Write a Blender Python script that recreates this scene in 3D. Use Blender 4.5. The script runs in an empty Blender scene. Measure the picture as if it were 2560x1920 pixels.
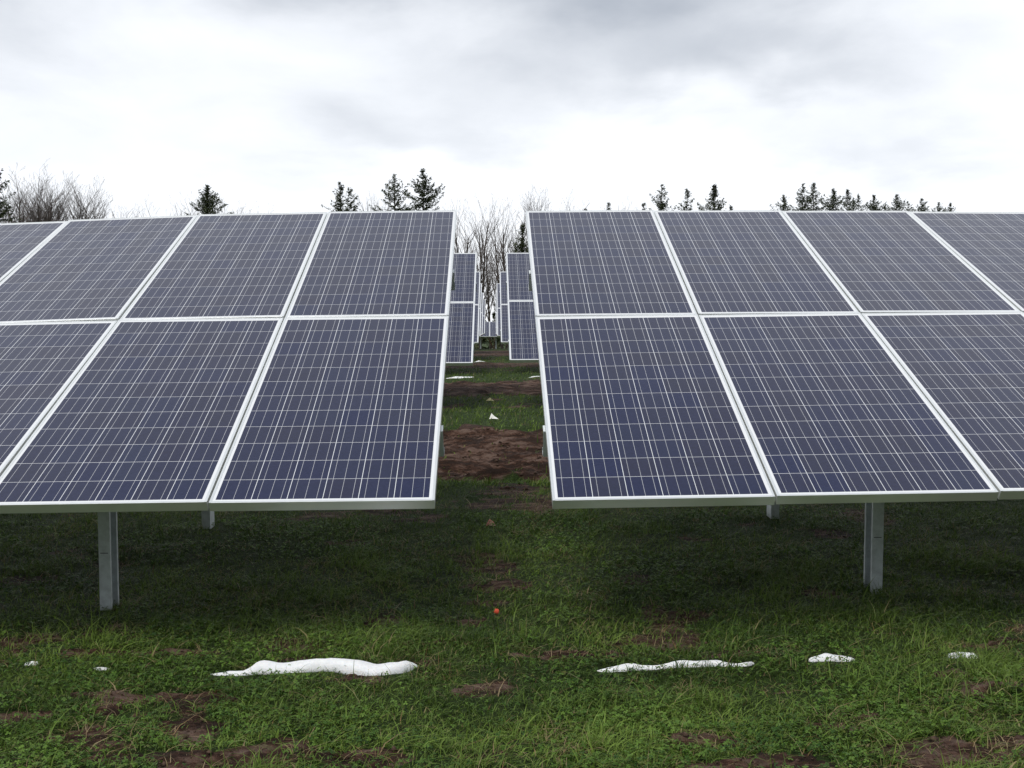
import bpy, math, random
import numpy as np
from mathutils import Vector, Matrix

S = bpy.context.scene
COL = S.collection

# ------------------------------------------------------------------ camera
cam = bpy.data.cameras.new("camera")
cam.sensor_width = 36.0
cam.lens = 36.0 * 2581.1 / 2560.0
cam.clip_start = 0.05
cam.clip_end = 3000.0
camo = bpy.data.objects.new("camera", cam)
COL.objects.link(camo)
camo.location = (0, 0, 1.45)
camo.rotation_euler = (math.pi / 2 - 0.06, 0, -0.0252)
S.camera = camo

# ------------------------------------------------------------------ world / sky
SUN_EL, SUN_AZ = math.radians(60), math.radians(212)     # azimuth clockwise from +y
W = bpy.data.worlds.new("World")
S.world = W
W.use_nodes = True


class NT:
    """small helper to write node graphs as expressions"""
    def __init__(self, tree):
        self.t = tree
        tree.nodes.clear()

    def n(self, typ, **kw):
        nd = self.t.nodes.new(typ)
        for k, v in kw.items():
            setattr(nd, k, v)
        return nd

    def l(self, a, b):
        self.t.links.new(a, b)

    def put(self, sock, v):
        if v is None:
            return
        if hasattr(v, "is_output"):
            self.l(v, sock)
        else:
            sock.default_value = v

    def m(self, op, a, b=None, c=None, clamp=False):
        nd = self.n("ShaderNodeMath", operation=op, use_clamp=clamp)
        self.put(nd.inputs[0], a)
        self.put(nd.inputs[1], b)
        self.put(nd.inputs[2], c)
        return nd.outputs[0]

    def mix(self, f, a, b, blend="MIX"):
        nd = self.n("ShaderNodeMix", data_type="RGBA", blend_type=blend)
        self.put(nd.inputs[0], f)
        for i, v in ((6, a), (7, b)):
            if isinstance(v, (tuple, list)) and len(v) == 3:
                v = (*v, 1)
            self.put(nd.inputs[i], v)
        return nd.outputs[2]

    def ramp(self, f, lo, hi, smooth=True):
        nd = self.n("ShaderNodeMapRange", interpolation_type="SMOOTHSTEP" if smooth else "LINEAR")
        self.put(nd.inputs[0], f)
        nd.inputs[1].default_value = lo
        nd.inputs[2].default_value = hi
        return nd.outputs[0]

    def noise(self, vec, scale, detail=4, rough=0.5, dist=0.0):
        nd = self.n("ShaderNodeTexNoise")
        if vec is not None:
            self.l(vec, nd.inputs["Vector"])
        nd.inputs["Scale"].default_value = scale
        nd.inputs["Detail"].default_value = detail
        nd.inputs["Roughness"].default_value = rough
        nd.inputs["Distortion"].default_value = dist
        return nd.outputs["Fac"]


g = NT(W.node_tree)
tc = g.n("ShaderNodeTexCoord")
sep = g.n("ShaderNodeSeparateXYZ")
g.l(tc.outputs["Generated"], sep.inputs[0])
dx, dy, dz = sep.outputs
az = g.m("MULTIPLY", g.m("ARCTAN2", dx, dy), 57.2958)
el = g.m("MULTIPLY", g.m("ARCSINE", dz), 57.2958)
# cloud deck seen on a flat layer high above the field
zz = g.m("ADD", g.m("MAXIMUM", dz, 0.0), 0.24)
cv = g.n("ShaderNodeCombineXYZ")
g.l(g.m("DIVIDE", dx, zz), cv.inputs[0])
g.l(g.m("DIVIDE", dy, zz), cv.inputs[1])
nA = g.noise(cv.outputs[0], 2.2, 7, 0.55, 0.35)
nB = g.noise(cv.outputs[0], 3.1, 5, 0.5, 0.2)
# wobble for the edges of the named cloud banks
wob = g.m("MULTIPLY", g.m("SUBTRACT", g.noise(cv.outputs[0], 2.3, 6, 0.6, 0.2), 0.5), 15.0)
wob2 = g.m("MULTIPLY", g.m("SUBTRACT", nB, 0.5), 9.0)
azw = g.m("ADD", az, wob)
elw = g.m("ADD", el, wob2)


def bank(a, e, ra, re, amp):
    p = g.m("POWER", g.m("DIVIDE", g.m("SUBTRACT", azw, a), ra), 2.0)
    q = g.m("POWER", g.m("DIVIDE", g.m("SUBTRACT", elw, e), re), 2.0)
    return g.m("MULTIPLY", g.m("EXPONENT", g.m("MULTIPLY", g.m("ADD", p, q), -1.0)), amp)


banks = [bank(10, 18.5, 11, 4.4, 0.70), bank(14, 13.2, 12, 2.3, 0.38), bank(-14, 20.5, 15, 3.8, 0.80),
         bank(-27, 15.0, 7, 3.2, 0.40), bank(-4.5, 10.2, 6, 2.2, 0.34), bank(22, 8.8, 5, 1.6, 0.2),
         bank(-13, 12.5, 8, 1.8, 0.16), bank(-22, 9.0, 10, 2.5, 0.16), bank(17, 9.5, 7, 1.3, 0.12), bank(-1, 17.5, 7, 4.5, 0.26)]
dk = banks[0]
for b in banks[1:]:
    dk = g.m("ADD", dk, b)
# overall: greyer overhead, glowing white near the horizon
up = g.ramp(el, 14.0, 34.0)
grain = g.m("MULTIPLY", g.m("SUBTRACT", nA, 0.5), 1.15)
dens = g.m("ADD", g.m("ADD", dk, g.m("MULTIPLY", up, 0.34)), g.m("MULTIPLY", grain, g.m("ADD", g.m("MULTIPLY", up, 0.5), 0.42)))
dens = g.m("ADD", dens, g.m("MULTIPLY", g.ramp(el, 42, 62), .55))
dens = g.m("MINIMUM", g.m("MAXIMUM", dens, 0.0), 1.0)
cloud = g.mix(dens, (11.3, 11.6, 12.1), (3.3, 3.75, 4.5))
# unseen dark bank added low behind the camera, dims light on camera-facing edges
south = g.m("MULTIPLY", g.ramp(g.m("MULTIPLY", dy, -1.0), -.25, .45), g.m("SUBTRACT", 1.0, g.ramp(el, 8, 48)))
cloud = g.mix(g.m("MULTIPLY", south, .92), cloud, (1.5, 1.65, 1.85))
sky = g.n("ShaderNodeTexSky", sky_type="NISHITA", sun_disc=False)
sky.sun_elevation = SUN_EL
sky.sun_rotation = SUN_AZ
colr = g.mix(0.94, sky.outputs[0], cloud)
bg = g.n("ShaderNodeBackground")
g.l(colr, bg.inputs[0])
bg.inputs[1].default_value = 0.1
g.l(bg.outputs[0], g.n("ShaderNodeOutputWorld").inputs[0])

# ------------------------------------------------------------------ sun behind thin cloud
sl = bpy.data.lights.new("sun", "SUN")
sl.energy = 2.4
sl.angle = math.radians(28)
sl.color = (1.0, 0.96, 0.9)
so = bpy.data.objects.new("sun", sl)
COL.objects.link(so)
sd = Vector((math.sin(SUN_AZ) * math.cos(SUN_EL), math.cos(SUN_AZ) * math.cos(SUN_EL), math.sin(SUN_EL)))
so.rotation_euler = (-sd).to_track_quat("-Z", "Y").to_euler()

S.view_settings.view_transform = "Standard"
S.view_settings.look = "None"
S.view_settings.gamma = 1.0
S.view_settings.exposure = 0.0


# ------------------------------------------------------------------ object helpers
def tag(o, label=None, cat=None, group=None, kind=None):
    if label: o["label"] = label
    if cat: o["category"] = cat
    if group: o["group"] = group
    if kind: o["kind"] = kind
    return o


def empty(name, loc=(0, 0, 0)):
    o = bpy.data.objects.new(name, None)
    o.empty_display_size = 0.2
    COL.objects.link(o)
    o.location = loc
    return o


class MB:
    """collects vertices and faces for ONE mesh object"""
    def __init__(self):
        self.v, self.f, self.mi = [], [], []

    def add(self, vs, fs, mi=0):
        b = len(self.v)
        self.v += [tuple(p) for p in vs]
        self.f += [tuple(b + i for i in f) for f in fs]
        self.mi += [mi] * len(fs)

    def box(self, x0, x1, y0, y1, z0, z1, M=None, mi=0):
        vs = [Vector((x, y, z)) for z in (z0, z1) for y in (y0, y1) for x in (x0, x1)]
        if M is not None:
            vs = [M @ v for v in vs]
        self.add(vs, [(0, 2, 3, 1), (4, 5, 7, 6), (0, 1, 5, 4), (2, 6, 7, 3), (0, 4, 6, 2), (1, 3, 7, 5)], mi)

    def tube(self, pts, rad, sides=6, cap=True):
        pts = [Vector(p) for p in pts]
        n = len(pts)
        b = len(self.v)
        for i, p in enumerate(pts):
            t = (pts[min(i + 1, n - 1)] - pts[max(i - 1, 0)]).normalized()
            a = t.cross(Vector((0, 0, 1)) if abs(t.z) < 0.95 else Vector((1, 0, 0))).normalized()
            c = t.cross(a)
            for k in range(sides):
                w = 2 * math.pi * k / sides
                self.v.append(tuple(p + (a * math.cos(w) + c * math.sin(w)) * rad[i]))
        for i in range(n - 1):
            for k in range(sides):
                k2 = (k + 1) % sides
                self.f.append((b + i * sides + k, b + i * sides + k2, b + (i + 1) * sides + k2, b + (i + 1) * sides + k))
                self.mi.append(0)
        if cap:
            self.f.append(tuple(b + k for k in reversed(range(sides)))); self.mi.append(0)
            self.f.append(tuple(b + (n - 1) * sides + k for k in range(sides))); self.mi.append(0)

    def prism(self, prof, p0, p1, U, V):
        """extrude closed profile [(u,v)] from p0 to p1 with axes U,V"""
        n = len(prof)
        vs = [p0 + U * a + V * b for a, b in prof] + [p1 + U * a + V * b for a, b in prof]
        fs = [(i, (i + 1) % n, n + (i + 1) % n, n + i) for i in range(n)]
        self.add(vs, fs + [tuple(reversed(range(n))), tuple(range(n, 2 * n))])

    def build(self, name, mats, parent=None, smooth=False):
        me = bpy.data.meshes.new(name)
        me.from_pydata(self.v, [], self.f)
        if not isinstance(mats, (list, tuple)):
            mats = [mats]
        for m in mats:
            me.materials.append(m)
        if len(mats) > 1:
            me.polygons.foreach_set("material_index", self.mi)
        if smooth:
            me.polygons.foreach_set("use_smooth", [True] * len(self.f))
        me.update()
        o = bpy.data.objects.new(name, me)
        COL.objects.link(o)
        if parent:
            o.parent = parent
        return o


def kids(o, allobj):
    return [c for c in allobj if c.parent == o]


def copy_tree(o, parent=None):
    src = list(COL.objects)

    def rec(a, p):
        c = a.copy()
        COL.objects.link(c)
        c.parent = p
        for ch in kids(a, src):
            rec(ch, c)
        return c
    return rec(o, parent)


# ------------------------------------------------------------------ noise in numpy (for the terrain)
_rs = np.random.RandomState(7)
_perm = _rs.rand(256, 256)


def vnoise(x, y):
    xi, yi = np.floor(x).astype(int), np.floor(y).astype(int)
    fx, fy = x - xi, y - yi
    fx = fx * fx * (3 - 2 * fx); fy = fy * fy * (3 - 2 * fy)
    a = _perm[xi % 256, yi % 256]; b = _perm[(xi + 1) % 256, yi % 256]
    c = _perm[xi % 256, (yi + 1) % 256]; d = _perm[(xi + 1) % 256, (yi + 1) % 256]
    return (a * (1 - fx) + b * fx) * (1 - fy) + (c * (1 - fx) + d * fx) * fy


def fbm(x, y, o=4):
    s, a, t = 0, 0.5, 0
    for i in range(o):
        s = s + a * vnoise(x * 2 ** i + 17.3 * i, y * 2 ** i + 5.1 * i); t += a; a *= 0.5
    return s / t


PY = [0, 6, 10, 14, 18, 25, 33, 40, 46, 57, 75, 110, 220, 800]
PZ = [-.02, 0, .1, .23, .3, .36, .37, .3, .25, -.04, -.9, -2.5, -6, -6]


def band(y, a, b, w):
    return np.clip((y - a) / w, 0, 1) * np.clip((b - y) / w, 0, 1)


# bare-soil patches near the camera: x, y, rx, ry, heap height
SOIL = [(.69, 3.47, .085, .055, .022), (.79, 3.46, .05, .035, .012), (.95, 3.29, .14, .05, .01), (1.86, 4.03, .07, .05, .012),
        (1.93, 3.85, .16, .06, .028), (2.02, 3.79, .12, .05, .02), (1.40, 3.66, .04, .025, .012), (1.56, 3.36, .15, .06, .0),
        (1.80, 3.38, .12, .05, .0), (1.45, 3.22, .2, .06, .0), (-1.56, 4.03, .11, .07, .02), (-1.40, 3.86, .12, .05, .01),
        (-1.47, 4.39, .035, .03, .018), (-1.83, 4.61, .2, .05, .0), (-1.27, 4.10, .16, .05, .0), (-1.13, 3.72, .12, .14, .0),
        (-1.75, 3.81, .08, .08, .0), (-.76, 3.42, .26, .10, .012), (-1.02, 3.38, .14, .07, .012), (-.83, 4.46, .12, .04, .0),
        (-.56, 4.12, .1, .05, .0), (.57, 4.60, .14, .05, .0), (1.06, 4.38, .14, .04, .0), (-.08, 4.93, .12, .06, .0),
        (.35, 4.42, .25, .05, .0), (2.2, 4.45, .2, .04, .0), (-.35, 4.62, .12, .03, .0), (.05, 7.9, .3, .25, .0), (.25, 8.5, .3, .3, .0),
        (-2.3, 4.5, .25, .06, .0), (.1, 5.6, .18, .12, .0), (1.2, 3.9, .06, .04, .0), (-.68, 3.36, .36, .09, .01), (-1.25, 3.95, .3, .08, 0), (.95, 3.22, .3, .05, 0), (1.75, 3.30, .4, .06, 0), (.1, 3.22, .14, .03, 0), (-1.0, 3.62, .12, .1, 0), (-1.6, 4.6, .4, .05, 0), (1.25, 3.55, .07, .05, .0), (-1.2, 3.45, .1, .05, .0)]


def soil_mask(x, y):
    """1 = bare soil, 0 = grown over"""
    nz = fbm(x * 7, y * 9, 4) - 0.5
    m = np.zeros_like(x)
    wx = (fbm(x * 6 + 3, y * 8, 3) - .5) * .22; wy = (fbm(x * 6 + 33, y * 8 + 7, 3) - .5) * .13
    for a, b, rx, ry, h in SOIL:
        d = ((x + wx - a) / rx) ** 2 + ((y + wy - b) / ry) ** 2
        m = np.maximum(m, np.clip((1.2 - d + nz * 3.2) * 1.5, 0, 1))
    w = (fbm(x * .8, y * .8, 3) - .5) * 1.2 + (fbm(x * 4.5, y * 4.5, 3) - .5) * 1.3
    lanes = np.maximum.reduce([band(y + w, 8.8, 12.5, .25), band(y + w, 16.3, 20.0, .4) * .9, band(y + w, 24.6, 27.6, .5) * .7,
                               band(y + w, 32, 42, .8) * .75])
    m = np.maximum(m, np.clip(lanes * 1.25 + (fbm(x * 3, y * 4, 4) - .5) * 1.6 * (lanes > 0.02) * (1.2 - lanes), 0, 1))
    m = np.maximum(m, np.clip((fbm(x * 2.2 + 50, y * 3 + 9, 4) - .64) * 9, 0, .8))
    return m


def gz(x, y):
    x = np.asarray(x, float); y = np.asarray(y, float)
    z = np.interp(y, PY, PZ) + .015 * np.clip(x, -30, 30)
    z = z + (fbm(x * 1.3, y * 1.3, 3) - .5) * .05 * np.clip((60 - y) / 30, 0, 1) + (fbm(x * 9, y * 9, 3) - .5) * .022
    for a, b, rx, ry, h in SOIL:
        if h:
            d = ((x - a) / rx) ** 2 + ((y - b) / ry) ** 2
            z = z + h * np.exp(-d) * (1 + (fbm(x * 40, y * 40, 2) - .5) * .9)
    # tyre ruts and ridges ploughed along the service lanes between the rows
    wv = (fbm(x * .9 + 3, y * .5, 3) - .5) * .8
    for a, b, amp, k in ((8.8, 12.5, .095, 1.5), (16.3, 20.0, .06, 1.6), (24.6, 27.6, .05, 1.6)):
        bm = band(y, a, b, .35)
        r = 1 - np.abs(np.sin((y + wv) * math.pi * k)) ** .8
        z = z + bm * amp * (r * (.5 + 1.0 * fbm(x * 1.5 + 9, y * 2, 3)) - .75 + (fbm(x * 2.6, y * 9, 4) - .5) * 1.15 + (fbm(x * 12, y * 20, 3) - .5) * .6)
    near = np.clip((7 - y) / 2, 0, 1)
    if near.any():
        z = z + near * soil_mask(x, y) * (np.abs(fbm(x * 22, y * 26, 3) - .5) * -.07 + .012)
    return z


def gz1(x, y):
    return float(gz(np.array([x]), np.array([y]))[0])


def axis(lo, hi, fine, far_lo, far_hi, grow=1.13):
    mid = list(np.arange(lo, hi + fine / 2, fine))
    a, s, left = lo, fine, []
    while a > far_lo:
        s *= grow; a -= s; left.append(a)
    a, s, right = hi, fine, []
    while a < far_hi:
        s *= grow; a += s; right.append(a)
    return np.array(left[::-1] + mid + right)


def grid_mesh(name, xs, ys, zf, attr=None):
    X, Y = np.meshgrid(xs, ys)
    Z = zf(X, Y)
    nx, ny = len(xs), len(ys)
    me = bpy.data.meshes.new(name)
    me.vertices.add(nx * ny)
    me.vertices.foreach_set("co", np.stack([X, Y, Z], -1).ravel().astype(np.float32))
    i = np.arange((nx - 1) * (ny - 1)); r, c = i // (nx - 1), i % (nx - 1)
    a = r * nx + c
    q = np.stack([a, a + 1, a + nx + 1, a + nx], -1).ravel()
    me.loops.add(len(q)); me.loops.foreach_set("vertex_index", q.astype(np.int32))
    me.polygons.add(len(i))
    me.polygons.foreach_set("loop_start", (np.arange(len(i)) * 4).astype(np.int32))
    me.polygons.foreach_set("loop_total", np.full(len(i), 4, np.int32))
    me.polygons.foreach_set("use_smooth", np.ones(len(i), bool))
    if attr is not None:
        at = me.attributes.new("soil", "FLOAT", "POINT")
        at.data.foreach_set("value", attr(X, Y).ravel().astype(np.float32))
    me.update(calc_edges=True)
    return me


# ------------------------------------------------------------------ materials
def mat(name):
    m = bpy.data.materials.new(name)
    m.use_nodes = True
    k = NT(m.node_tree)
    p = k.n("ShaderNodeBsdfPrincipled")
    o = k.n("ShaderNodeOutputMaterial")
    k.l(p.outputs[0], o.inputs[0])
    return m, k, p


def pset(k, p, **kw):
    for n, v in kw.items():
        n = n.replace("_", " ")
        if isinstance(v, (tuple, list)) and len(v) == 3 and n in ("Base Color", "Subsurface Radius") and n == "Base Color":
            v = (*v, 1)
        k.put(p.inputs[n], v)


def bump(k, p, h, dist, strength=1.0):
    b = k.n("ShaderNodeBump")
    b.inputs["Strength"].default_value = strength
    b.inputs["Distance"].default_value = dist
    k.l(h, b.inputs["Height"])
    k.l(b.outputs[0], p.inputs["Normal"])


def m_ground():
    m, k, p = mat("grassy soil")
    t = k.n("ShaderNodeTexCoord").outputs["Object"]
    at = k.n("ShaderNodeAttribute", attribute_name="soil")
    n1 = k.noise(t, 6, 6, .65); n2 = k.noise(t, 45, 6, .7); n3 = k.noise(t, 1.2, 4, .6)
    soil = k.mix(k.ramp(n2, .3, .72), (.040, .018, .011), (.135, .066, .042))
    mp = k.n("ShaderNodeMapping"); mp.inputs["Scale"].default_value = (.45, 1.5, 1.0)
    k.l(t, mp.inputs[0])
    n5 = k.noise(mp.outputs[0], 7, 6, .7)
    soil = k.mix(k.ramp(n5, .58, .40), soil, (.030, .018, .013))  # shade of the hollows painted into the soil colour, along the bump noise
    soil = k.mix(k.m("MULTIPLY", k.ramp(n5, .48, .64), .9), soil, (.18, .125, .10))  # highlights on the ridges, likewise painted into the colour
    soil = k.mix(k.m("MULTIPLY", k.ramp(n3, .5, .7), .45), soil, (.055, .034, .026))
    green = k.mix(k.ramp(n2, .3, .7), (.012, .022, .005), (.042, .075, .014))
    green = k.mix(k.m("MULTIPLY", k.ramp(n1, .45, .8), .5), green, (.06, .06, .022))
    f = k.m("ADD", at.outputs["Fac"], k.m("MULTIPLY", k.m("SUBTRACT", n1, .5), .5))
    col = k.mix(k.ramp(f, .3, .7), green, soil)
    pset(k, p, Base_Color=col, Roughness=k.m("ADD", k.m("MULTIPLY", n1, .3), .62), Specular_IOR_Level=.12)
    bump(k, p, k.m("ADD", k.m("ADD", n2, k.m("MULTIPLY", n5, 1.6)), k.m("MULTIPLY", k.noise(t, 130, 3, .7), .4)), .03, 1.0)
    return m


def m_blades(name, dark, light, dry):
    m, k, p = mat(name)
    at = k.n("ShaderNodeAttribute", attribute_name="shade")
    s = k.n("ShaderNodeSeparateColor")
    k.l(at.outputs["Color"], s.inputs[0])
    c = k.mix(s.outputs[0], dark, light)
    c = k.mix(s.outputs[1], c, dry)
    pset(k, p, Base_Color=c, Roughness=.5, Specular_IOR_Level=.22)
    tr = k.n("ShaderNodeBsdfTranslucent")
    k.l(c, tr.inputs[0])
    mx = k.n("ShaderNodeMixShader")
    mx.inputs[0].default_value = .3
    k.l(p.outputs[0], mx.inputs[1]); k.l(tr.outputs[0], mx.inputs[2])
    out = [n for n in k.t.nodes if n.type == "OUTPUT_MATERIAL"][0]
    k.l(mx.outputs[0], out.inputs[0])
    return m


PW, PL, GAP = .992, 1.954, .008       # solar panel width, length, gap


def m_cells():
    m, k, p = mat("solar cells under glass")
    uv = k.n("ShaderNodeUVMap").outputs[0]
    s = k.n("ShaderNodeSeparateXYZ"); k.l(uv, s.inputs[0])
    pa, pb = .1575, .1580
    mu, mv = (PW - (6 * pa - .0025)) / 2, .025
    a = k.m("DIVIDE", k.m("SUBTRACT", s.outputs[0], mu), pa)
    b = k.m("DIVIDE", k.m("SUBTRACT", s.outputs[1], mv), pb)
    fa = k.m("MULTIPLY", k.m("FRACT", a), pa); fb = k.m("MULTIPLY", k.m("FRACT", b), pb)

    def inside(v, hi):
        return k.m("MULTIPLY", k.m("GREATER_THAN", v, 0.0), k.m("LESS_THAN", v, hi))
    cell = k.m("MULTIPLY", inside(a, 5.98), inside(b, 11.985))
    cell = k.m("MULTIPLY", cell, k.m("MULTIPLY", k.m("LESS_THAN", fa, .1548), k.m("LESS_THAN", fb, .1559)))
    bus = None
    for c in (.0258, .0773, .1288):
        h = k.m("LESS_THAN", k.m("ABSOLUTE", k.m("SUBTRACT", fa, c)), .00082)
        bus = h if bus is None else k.m("MAXIMUM", bus, h)
    cx = k.n("ShaderNodeCombineXYZ")
    k.l(k.m("FLOOR", a), cx.inputs[0]); k.l(k.m("FLOOR", b), cx.inputs[1])
    oi = k.n("ShaderNodeObjectInfo")
    k.l(k.m("MULTIPLY", oi.outputs["Random"], 91.0), cx.inputs[2])
    wn = k.n("ShaderNodeTexWhiteNoise", noise_dimensions="3D"); k.l(cx.outputs[0], wn.inputs[0])
    sc = k.n("ShaderNodeSeparateColor"); k.l(wn.outputs["Color"], sc.inputs[0])
    vo = k.n("ShaderNodeTexVoronoi"); vo.inputs["Scale"].default_value = 95
    k.l(uv, vo.inputs["Vector"])
    vs = k.n("ShaderNodeSeparateColor"); k.l(vo.outputs["Color"], vs.inputs[0])
    blue = k.mix(sc.outputs[0], (.006, .011, .050), (.013, .018, .050))
    blue = k.mix(k.m("MULTIPLY", sc.outputs[1], .55), blue, (.021, .019, .034))
    blue = k.mix(k.m("MULTIPLY", vs.outputs[0], .5), blue, k.mix(.5, blue, (.03, .035, .09)))
    col = k.mix(bus, blue, (.50, .51, .53))
    col = k.mix(cell, (.72, .74, .76), col)
    dust = k.noise(uv, 2.5, 6, .6)
    pset(k, p, Base_Color=col, Roughness=k.m("ADD", k.m("MULTIPLY", dust, .12), .14), IOR=1.5, Specular_IOR_Level=.42)
    bump(k, p, k.noise(uv, 3.0, 2, .5), .0006, .25)
    return m


def m_metal(name, base, rough, metallic, scale=30, var=.15):
    m, k, p = mat(name)
    t = k.n("ShaderNodeTexCoord").outputs["Object"]
    n = k.noise(t, scale, 5, .65)
    c = k.mix(k.ramp(n, .3, .7), tuple(x * (1 - var) for x in base), tuple(min(1, x * (1 + var)) for x in base))
    pset(k, p, Base_Color=c, Metallic=metallic, Roughness=k.m("ADD", k.m("MULTIPLY", n, .15), rough))
    return m


def m_snow():
    m, k, p = mat("melting snow")
    t = k.n("ShaderNodeTexCoord").outputs["Object"]
    n = k.noise(t, 60, 5, .7)
    pset(k, p, Base_Color=k.mix(k.ramp(n, .3, .7), (.78, .80, .82), (.90, .91, .92)), Roughness=.55, Specular_IOR_Level=.3)
    p.inputs["Subsurface Weight"].default_value = .25
    p.inputs["Subsurface Radius"].default_value = (.02, .025, .03)
    bump(k, p, k.m("ADD", n, k.noise(t, 260, 3, .7)), .004, .8)
    return m


def m_plain(name, c1, c2, rough=.8, scale=12):
    m, k, p = mat(name)
    t = k.n("ShaderNodeTexCoord").outputs["Object"]
    n = k.noise(t, scale, 5, .65)
    pset(k, p, Base_Color=k.mix(k.ramp(n, .35, .65), c1, c2), Roughness=rough, Specular_IOR_Level=.25)
    return m


def m_needles():
    m, k, p = mat("spruce needles")
    gi = k.n("ShaderNodeNewGeometry")
    c = k.mix(gi.outputs["Random Per Island"], (.022, .038, .016), (.075, .085, .038))
    pset(k, p, Base_Color=c, Roughness=.7, Specular_IOR_Level=.25)
    return m


M_GROUND = m_ground()
M_GRASS = m_blades("grass blades", (.032, .068, .009), (.20, .30, .052), (.30, .25, .12))
M_CLOVER = m_blades("clover leaves", (.030, .080, .010), (.15, .26, .040), (.12, .13, .03))
M_DEAD = m_blades("dead grass", (.10, .055, .022), (.26, .17, .08), (.34, .27, .15))
M_CELLS = m_cells()
M_BACK = m_plain("white panel backsheet", (.6, .61, .62), (.68, .69, .7), .6)
M_ALU = m_metal("anodised aluminium frame", (.90, .92, .91), .27, .78, 8, .02)
M_ZINC = m_metal("galvanised steel", (.60, .64, .65), .42, .25, 22, .14)
M_SLOT = m_plain("dark slot", (.02, .02, .02), (.03, .03, .03))
M_SNOW = m_snow()
M_BARK = m_plain("grey brown bark", (.05, .04, .034), (.10, .085, .072), .9, 9)
M_TWIG = m_plain("bare twigs", (.11, .093, .086), (.18, .158, .148), .9, 3)
M_SPBARK = m_plain("spruce bark", (.05, .04, .03), (.09, .07, .055), .9, 9)
M_NEEDLE = m_needles()

# ------------------------------------------------------------------ ground
xs = axis(-3.6, 3.8, .022, -420, 420, 1.11)
ys = np.concatenate([np.arange(2.4, 5.2, .02), np.arange(5.2, 13.2, .034), 13.2 + np.cumsum(np.minimum(.034 * 1.02 ** np.arange(900), 8.0))])
ys = ys[ys < 700]
ys = np.concatenate([axis(2.4, 2.5, .034, -60, 2.45, 1.2)[:-4], ys])
ys = np.unique(np.round(ys, 4))
gme = grid_mesh("ground", xs, ys, gz, soil_mask)
gme.materials.append(M_GROUND)
ground = bpy.data.objects.new("ground", gme)
COL.objects.link(ground)
tag(ground, kind="structure")


# ------------------------------------------------------------------ solar tables
def make_panel():
    """one framed panel; local x across, y up the slope, z out of the glass; origin at its lower left corner"""
    lip, drop = .011, .002
    mb = MB()
    mb.box(lip, PW - lip, lip, PL - lip, -.007, -drop)
    o = mb.build("solar_panel", [M_CELLS, M_BACK])
    me = o.data
    uvl = me.uv_layers.new(name="UVMap")
    for pl in me.polygons:
        pl.material_index = 0 if pl.normal.z > .5 else 1
        for li in pl.loop_indices:
            co = me.vertices[me.loops[li].vertex_index].co
            uvl.data[li].uv = (co.x, co.y)
    fr = MB()
    h = .046
    e = .0006
    # two long side rails, two rails between them, each with a tiny chamfer on the outer top edge
    def rail(p0, p1, U, s):
        V = Vector((0, 0, 1))
        prof = [(0, -h), (0, -.0012), (.0012, 0), (lip, 0), (lip, -h)]
        if s < 0:
            prof = [(-a, b) for a, b in prof][::-1]
        fr.prism(prof, Vector(p0), Vector(p1), U, V)
    X, Y = Vector((1, 0, 0)), Vector((0, 1, 0))
    rail((0, 0, 0), (0, PL, 0), X, 1)
    rail((PW, 0, 0), (PW, PL, 0), X, -1)
    rail((lip, 0, 0), (PW - lip, 0, 0), Y, 1)
    rail((lip, PL, 0), (PW - lip, PL, 0), Y, -1)
    f = fr.build("panel_frame", M_ALU, o)
    return o


def c_post(h, opening, flange=.058, web=.115, t=.004):
    """upright cold-rolled C channel; web to the side, flanges front and back, lips; opening +1/-1 in x"""
    mb = MB()
    w = opening
    fl = flange
    pts = [(0, 0), (fl, 0), (fl, .018), (fl - t, .018), (fl - t, t), (t, t), (t, web - t), (fl - t, web - t), (fl - t, web - .018), (fl, web - .018), (fl, web), (0, web)]
    pts = [((a - fl / 2) * w, b - web / 2) for a, b in pts]
    if w < 0:
        pts = pts[::-1]
    mb.prism(pts, Vector((0, 0, -.25)), Vector((0, 0, h)), Vector((1, 0, 0)), Vector((0, 1, 0)))
    return mb


PANEL = make_panel()
PROTO = []


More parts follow.
